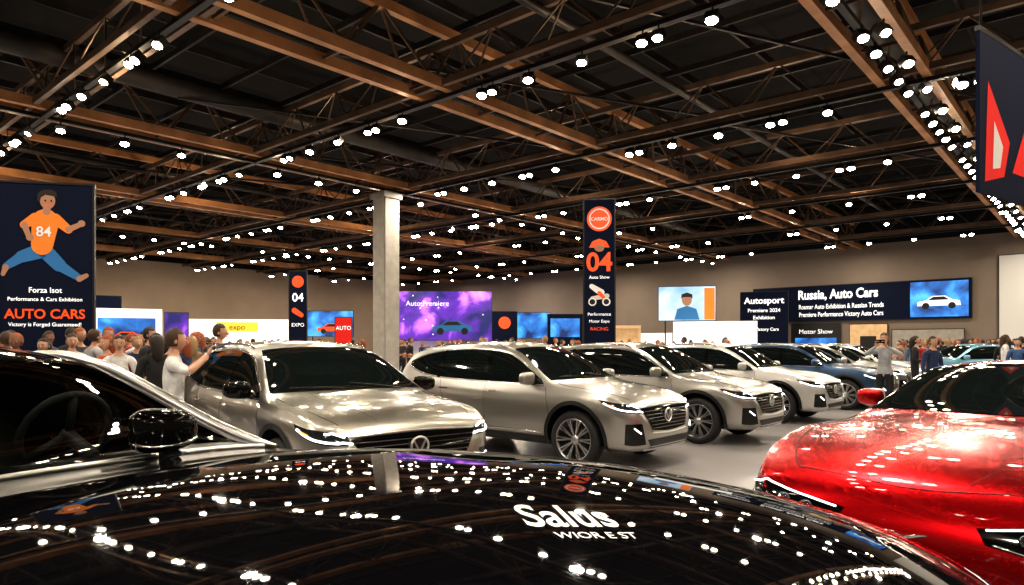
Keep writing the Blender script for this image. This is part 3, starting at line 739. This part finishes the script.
e = booth('exhibition_booth', -24.5, 44, math.radians(25), 3.8, 3.9, 'panellit'); 
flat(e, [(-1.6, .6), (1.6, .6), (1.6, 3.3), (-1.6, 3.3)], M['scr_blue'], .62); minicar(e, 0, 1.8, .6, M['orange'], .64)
booth('exhibition_booth', -8.2, 60, 0, 5.0, 3.0, 'panelwhite')
e = board('display_screen', -29.5, 47.0, math.radians(35), 5.0, 2.6, 5.0, 'navy'); ptext(e, 'Victory', .8, 0, 3.6, M['ltext'], .05)
e = board('advertising_banner', -20.9, 43, math.radians(20), 1.3, .06, 3.6, 'scr_purple'); 
e = board('advertising_banner', -.6, 56, 0, 2.0, .06, 4.3, 'navy'); flat(e, disc(0, 3.4, .5), M['orange'], .04)
e = board('advertising_banner', 4.0, 52, 0, 2.6, .06, 3.9, 'navy'); flat(e, [(-1.1, 2.2), (1.1, 2.2), (1.1, 3.6), (-1.1, 3.6)], M['scr_blue'], .04)
e = board('advertising_banner', -12.2, 50, 0, 1.2, .06, 3.6, 'redprint'); ptext(e, 'AUTO', .4, 0, 2.7, M['ltext'], .04)
e = board('display_screen', 1.6, 60, 0, 3.4, 2.2, 4.4, 'scr_blue')
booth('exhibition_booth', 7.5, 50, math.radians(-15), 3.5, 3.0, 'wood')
def wallboard(name, a0, a1, z0, z1, m, off=.15):
    c = H((a0+a1)/2, B1-off); return board(name, c.x, c.y, TH, a1-a0, z0, z1, m, legs=False)
e = wallboard('wall_banner', -20.3, -6.6, 3.3, 5.75, 'navy')
ptext(e, 'Russia, Auto Cars', .9, -1.0, 4.85, M['ltext'], .05, .025, sx=.8)
ptext(e, 'Rosmar Auto Exhibition & Russian Trends', .46, -.8, 4.15, M['ltext'], .05, .006, sx=.7)
ptext(e, 'Premiere Performance Victory Auto Cars', .46, -.8, 3.6, M['ltext'], .05, .006, sx=.7)
flat(e, [(3.5, 3.4), (6.7, 3.4), (6.7, 5.65), (3.5, 5.65)], M['scr_blue'], .05); minicar(e, 5.1, 4.1, .6, M['panellit'], .055)
e = board('advertising_banner', 17.6, 48.2, TH*.6, 3.1, .6, 5.3, 'navy')
ptext(e, 'Autosport', .62, 0, 4.5, M['ltext'], .05, .015); ptext(e, 'Premiere 2024', .36, 0, 3.9, M['ltext'], .05, .005); ptext(e, 'Exhibition', .36, 0, 3.4, M['ltext'], .05, .005)
flat(e, disc(-.9, 2.7, .35), M['orange'], .05); ptext(e, 'Victory Cars', .3, .2, 2.6, M['ltext'], .05, .005)
e = wallboard('wall_banner', -17.5, -14.2, .1, 3.1, 'housing'); ptext(e, 'Motor Show', .45, 0, 2.4, M['ltext'], .05)
flat(e, [(-1.4, .5), (1.4, .5), (1.4, 2.1), (-1.4, 2.1)], M['scr_blue'], .05)
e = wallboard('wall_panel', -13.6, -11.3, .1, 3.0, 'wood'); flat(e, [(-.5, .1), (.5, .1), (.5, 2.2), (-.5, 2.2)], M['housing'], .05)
wallboard('wall_panel', -11, -7, .1, 2.6, 'conc')
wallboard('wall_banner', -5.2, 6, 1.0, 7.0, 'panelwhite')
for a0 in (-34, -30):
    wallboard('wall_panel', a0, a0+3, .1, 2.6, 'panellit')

# ---------------------------------------------------------------- people
def build_person(pose='stand', longhair=False, sleeves=True, phone=False):
    J = {'pel': (0, 0, .96), 'spi': (0, .01, 1.12), 'che': (0, .01, 1.30), 'uch': (0, .01, 1.44), 'nek': (0, 0, 1.52), 'hed': (0, -.01, 1.60)}
    Rr = {'pel': .125, 'spi': .118, 'che': .135, 'uch': .095, 'nek': .052, 'hed': .05}
    legs = {'stand': ((0, 0), (0, 0)), 'phone': ((.0, .03), (.0, -.04)), 'walk': ((-.16, .04), (.2, -.02)), 'talk': ((0, .02), (.02, -.02))}[pose]
    for i, s in enumerate((-1, 1)):
        fy, ky = legs[i]; n = 'LR'[i]
        J['hip'+n] = (s*.085, 0, .90); Rr['hip'+n] = .098
        J['thi'+n] = (s*.095, fy*.25, .72); Rr['thi'+n] = .085
        J['kne'+n] = (s*.10, fy*.5-.02+ky*.3, .50); Rr['kne'+n] = .06
        J['cal'+n] = (s*.102, fy*.75+.01, .34); Rr['cal'+n] = .056
        J['ank'+n] = (s*.105, fy, .10); Rr['ank'+n] = .04
        J['hee'+n] = (s*.105, fy-.03, .05); Rr['hee'+n] = .042
        J['toe'+n] = (s*.125, fy-.17, .038); Rr['toe'+n] = .033
        J['sho'+n] = (s*.165, .01, 1.415); Rr['sho'+n] = .07
        if pose == 'phone':
            el, wr = (s*.33, -.13, 1.34), (s*.085, -.31, 1.51)
        elif pose == 'walk':
            el, wr = (s*.235, .08*s, 1.15), (s*.24, -.05+.12*s, .91)
        elif pose == 'talk':
            el, wr = (s*.23, .03, 1.15), (s*.10, -.22, 1.12)
        else:
            el, wr = (s*.235, .02, 1.14), (s*.245, -.04, .88)
        J['elb'+n] = el; Rr['elb'+n] = .045; J['wri'+n] = wr; Rr['wri'+n] = .03
        sh = Vector(J['sho'+n]); J['uar'+n] = tuple(sh.lerp(Vector(el), .45)); Rr['uar'+n] = .054
    E = [('pel', 'spi'), ('spi', 'che'), ('che', 'uch'), ('uch', 'nek'), ('nek', 'hed')]
    for n in 'LR': E += [('pel', 'hip'+n), ('hip'+n, 'thi'+n), ('thi'+n, 'kne'+n), ('kne'+n, 'cal'+n), ('cal'+n, 'ank'+n), ('ank'+n, 'hee'+n), ('hee'+n, 'toe'+n), ('uch', 'sho'+n), ('sho'+n, 'uar'+n), ('uar'+n, 'elb'+n), ('elb'+n, 'wri'+n)]
    names = list(J); me = bpy.data.meshes.new('sk'); me.from_pydata([J[n] for n in names], [(names.index(a), names.index(b)) for a, b in E], [])
    o = bpy.data.objects.new('sk', me); scene.collection.objects.link(o)
    sk = o.modifiers.new('s', 'SKIN'); sk.use_smooth_shade = True
    for i, n in enumerate(names):
        v = me.skin_vertices[0].data[i]; v.radius = (Rr[n], Rr[n]); v.use_root = (n == 'pel')
    su = o.modifiers.new('ss', 'SUBSURF'); su.levels = 2; su.render_levels = 2
    dg = bpy.context.evaluated_depsgraph_get(); m2 = bpy.data.meshes.new_from_object(o.evaluated_get(dg)); bpy.data.objects.remove(o)
    bm = bmesh.new(); bm.from_mesh(m2)
    # mats: 0 shirt 1 trousers 2 skin 3 shoes 4 hair 5 eye white 6 dark 7 lips
    def mi_of(a, b):
        k = a[:3]+b[:3]
        if k in ('uchnek', 'nekhed'): return 2
        if k == 'elbwri': return 0 if sleeves else 2
        if k in ('pelhip', 'hipthi', 'thikne', 'knecal', 'calank'): return 1
        if k in ('ankhee', 'heetoe'): return 3
        return 0
    segs = [(Vector(J[a]), Vector(J[b]), mi_of(a, b)) for a, b in E]
    for v in bm.verts:
        if v.co.z > .95 and abs(v.co.x) < .2 and v.co.y > -.15: v.co.y = .01+(v.co.y-.01)*.88
    for f in bm.faces:
        c = f.calc_center_median(); best = 9; m = 0
        for p, q, mm in segs:
            d = q-p; t = max(0, min(1, (c-p).dot(d)/d.length_squared)); dd = (c-(p+d*t)).length
            if dd < best: best = dd; m = mm
        if m in (0, 1) and abs(c.x) < .19 and .86 < c.z < 1.0: m = 0 if c.z > .93 else 1
        if m == 2 and c.z > 1.3 and c.z < 1.478 and abs(c.x) < .14: m = 0
        f.material_index = m; f.smooth = True
    hc = Vector((0, -.015, 1.675))
    vs = sphere(bm, hc, (.076, .094, .118), 2, 20, 16)
    for v in vs:
        d = v.co-hc
        if d.z < 0: k = 1+.28*d.z/.118; v.co.x = hc.x+d.x*k; 
        if d.z < -.02 and d.y > 0: v.co.y = hc.y+d.y*(1+.5*d.z/.118)
    sphere(bm, hc+Vector((0, -.098, -.022)), (.014, .02, .026), 2, 10, 8)
    sphere(bm, hc+Vector((0, -.083, -.062)), (.024, .012, .008), 7, 10, 6)
    for s in (-1, 1):
        sphere(bm, hc+Vector((s*.029, -.080, .0)), (.014, .010, .009), 5, 10, 8); sphere(bm, hc+Vector((s*.029, -.089, .0)), (.006, .004, .006), 6, 8, 6)
        sphere(bm, hc+Vector((s*.03, -.086, .02)), (.018, .006, .004), 4, 8, 6)
        sphere(bm, hc+Vector((s*.076, .005, -.01)), (.010, .02, .03), 2, 10, 8)
    vs = sphere(bm, hc+Vector((0, .012, .016)), (.086, .098, .118), 4, 20, 16)
    kill = [v for v in vs if (v.co.y < hc.y-.03 and v.co.z < hc.z+.052) or v.co.z < hc.z-(.07 if not longhair else .2)]
    bmesh.ops.delete(bm, geom=kill, context='VERTS')
    if longhair:
        tube(bm, crom([hc+Vector((0, .03, .08)), hc+Vector((0, .07, -.02)), hc+Vector((0, .085, -.14)), hc+Vector((0, .095, -.28))], 8), .07, 12, 4, radii=[.06, .085, .088, .085, .08, .075, .06, .03])
    for n, s in (('L', -1), ('R', 1)):
        w = Vector(J['wri'+n]); e = Vector(J['elb'+n]); d = (w-e).normalized()
        if pose == 'phone': d = Vector((-s*.25, -.35, .9)).normalized(); side = Vector((-s*.8, 0, 0)); nrm = Vector((-s*.6, -.6, 0))
        elif pose == 'talk': side = Vector((0, 0, 1)); nrm = Vector((0, 1, 0))
        else: side = Vector((0, -1, 0)); nrm = Vector((-s, 0, 0))
        side = (side-d*side.dot(d)).normalized(); nrm = (nrm-d*nrm.dot(d)-side*nrm.dot(side)).normalized()
        R = Matrix((side, nrm, d)).transposed()
        sphere(bm, w+d*.05, (.04, .017, .054), 2, 12, 10, R)
        for i, (off, ln) in enumerate(((.030, .070), (.010, .078), (-.011, .073), (-.031, .057))):
            b0 = w+d*.085+side*off; p1 = b0+(d*.8+nrm*.3).normalized()*ln*.45; p2 = p1+(d*.5+nrm*.8).normalized()*ln*.32; p3 = p2+(d*.1+nrm).normalized()*ln*.25
            tube(bm, [b0, p1, p2, p3], .009, 8, 2, radii=[.0095, .009, .008, .006])
        t0 = w+d*.03+side*.03; t1 = t0+(side*.7+d*.6+nrm*.2).normalized()*.035; t2 = t1+(side*.2+d*.9+nrm*.5).normalized()*.03
        tube(bm, [t0, t1, t2], .01, 8, 2, radii=[.013, .011, .007])
    if phone:
        box(bm, Vector((0, -.37, 1.61)), (.155, .01, .075), 6)
    m3 = bpy.data.meshes.new('person')
    for i in range(8): m3.materials.append(M['skin'])
    bm.to_mesh(m3); bm.free(); return m3
T = {}
T['phone_tee'] = build_person('phone', False, False, True)
T['phone'] = build_person('phone', False, True, True)
T['stand'] = build_person('stand', False, True)
T['standf'] = build_person('talk', True, True)
T['walk'] = build_person('walk', False, True)
T['walkf'] = build_person('walk', True, False)
T['tee'] = build_person('talk', False, False)
pm = {}
def cm(nm, col, r=.8):
    if nm not in pm: pm[nm] = mat('cloth_'+nm, col, 0, r, noise=.25, nscale=9, bump=.8)
    return pm[nm]
COL = {'white': (.60, .60, .60), 'black': (.012, .012, .014), 'navy': (.02, .035, .09), 'grey': (.16, .16, .17), 'orange': (.50, .09, .02), 'tan': (.20, .13, .085), 'blue': (.04, .09, .22), 'red': (.30, .02, .02), 'jean': (.03, .055, .11), 'lgrey': (.32, .33, .35), 'dkgrey': (.04, .04, .045)}
SK = [M['skin'], mat('skin_light', (.48, .27, .18), 0, .5), mat('skin_deep', (.18, .085, .05), 0, .5)]
HR = [M['hair'], mat('hair_brown', (.05, .025, .012), 0, .6), mat('hair_auburn', (.26, .065, .02), 0, .6), mat('hair_blond', (.28, .17, .075), 0, .6)]
shoe = mat('shoe_leather', (.015, .015, .015), 0, .5); eyew = mat('eye_white', (.6, .6, .6), 0, .3); dark = mat('eye_dark', (.01, .01, .01), 0, .2); lips = mat('lips', (.3, .08, .07), 0, .4)
def person(t, x, y, rz, top, bot, sk=0, hr=0, sc=1.0):
    me = T[t].copy()
    for i, m in enumerate((cm(top, COL[top]), cm(bot, COL[bot]), SK[sk], shoe, HR[hr], eyew, dark, lips)): me.materials[i] = m
    o = new_obj('person', me); o.location = (x, y, 0); o.rotation_euler = (0, 0, rz); o.scale = (sc*random.uniform(1.02, 1.12), sc*1.03, sc); return o
R_ = math.radians
placed = []
blocked = [(13, 44.2, 3.6), (-18.5, 46, 4.6), (-24.5, 44, 3.0), (-8.2, 60, 3.6), (7.5, 50, 2.8), (11.4, 45, 2.6), (-20.9, 43, 1.4), (4, 52, 2), (-.6, 56, 1.8), (-12.2, 50, 1.3), (-9.3, 30, 1.0), (-29.5, 47, 3.2), (17.6, 48.2, 2.3), (2.53, 20, 1.0)]
def ok(x, y, d=.55):
    for a, b, r in blocked:
        if (a-x)**2+(b-y)**2 < r*r: return False
    for a, b in placed:
        if (a-x)**2+(b-y)**2 < d*d: return False
    placed.append((x, y)); return True
for a in [('phone_tee', -3.52, 7.2, R_(115), 'white', 'jean', 1, 1, .985),
          ('phone', 8.1, 15.0, R_(-40), 'lgrey', 'black', 1, 1, 1.04),
          ('stand', 9.45, 15.5, R_(10), 'navy', 'navy', 1, 1, 1.0),
          ('standf', 11.1, 19.0, R_(60), 'black', 'black', 1, 0, 1.03),
          ('walk', -4.75, 11.2, R_(100), 'navy', 'black', 1, 1, 1.08),
          ('standf', -4.95, 9.6, R_(-140), 'black', 'black', 0, 0, .98),
          ('tee', -5.75, 10.1, R_(30), 'white', 'black', 1, 0, .97),
          ('walkf', -6.1, 10.4, R_(-20), 'orange', 'black', 1, 2, .97),
          ('stand', -6.95, 10.9, R_(40), 'white', 'jean', 1, 1, .99),
          ('standf', -7.6, 11.2, R_(10), 'dkgrey', 'black', 1, 0, .95)]:
    person(*a); placed.append((a[1], a[2]))
tops = ['white', 'black', 'navy', 'grey', 'tan', 'blue', 'red', 'lgrey', 'dkgrey', 'black', 'dkgrey', 'orange', 'black']
kinds = ['stand', 'standf', 'walk', 'walkf', 'tee', 'phone', 'stand']
def rnd(x, y): person(random.choice(kinds), x, y, random.uniform(-3.1, 3.1), random.choice(tops), random.choice(['black', 'jean', 'tan', 'dkgrey']), random.choice([0, 1, 1, 2]), random.choice([0, 0, 1, 1, 2, 3]), random.uniform(.97, 1.08))
n = 0; tries = 0
while n < 66 and tries < 4000:
    tries += 1
    r = random.uniform(.44, .76); y = random.uniform(10.0, 21); x = -y*r
    if x > -5.0 or (abs(y-14) < .8 and x < -8.2 and x > -10.6): continue
    if ok(x, y, .56): rnd(x, y); n += 1
n = 0; tries = 0
while n < 90 and tries < 4000:
    tries += 1
    y = random.uniform(24, 49); x = random.uniform(-.62, .32)*y
    a_ = x*ca+y*sa; b_ = -x*sa+y*ca
    if abs(a_+22.8) < 1 and abs(b_-18.2) < 1: continue
    if a_ > -56 and b_ < 48 and ok(x, y, .9): rnd(x, y); n += 1
n = 0; tries = 0
while n < 66 and tries < 4000:
    tries += 1
    y = random.uniform(19.0, 40); x = random.uniform(.56, .77)*y
    b_ = -x*sa+y*ca; px = x/y
    if y < 26.5 and .61 < px < .70: continue
    if abs(x-17.4) < 2.9 and abs(y-26.5) < 1.6: continue
    if y < 27 and x < 14.0: continue
    if b_ < 48 and ok(x, y, .7): rnd(x, y); n += 1

# ---------------------------------------------------------------- world, camera
w = bpy.data.worlds.new('World'); scene.world = w; w.use_nodes = True
w.node_tree.nodes['Background'].inputs[0].default_value = (.34, .27, .21, 1); w.node_tree.nodes['Background'].inputs[1].default_value = .28
cd = bpy.data.cameras.new('camera'); co = bpy.data.objects.new('camera', cd); scene.collection.objects.link(co)
co.location = (0, 0, 1.6); co.rotation_euler = (pi/2, 0, 0); cd.sensor_width = 36; cd.lens = 690/1024*36; cd.shift_y = 52.5/1024; cd.clip_start = .05; cd.clip_end = 300
scene.camera = co
scene.view_settings.view_transform = 'Standard'
for lk in ('Medium High Contrast', 'Standard - Medium High Contrast', 'None'):
    try:
        scene.view_settings.look = lk; print('look', lk); break
    except Exception as ex: print(ex)
scene.view_settings.exposure = 0.05
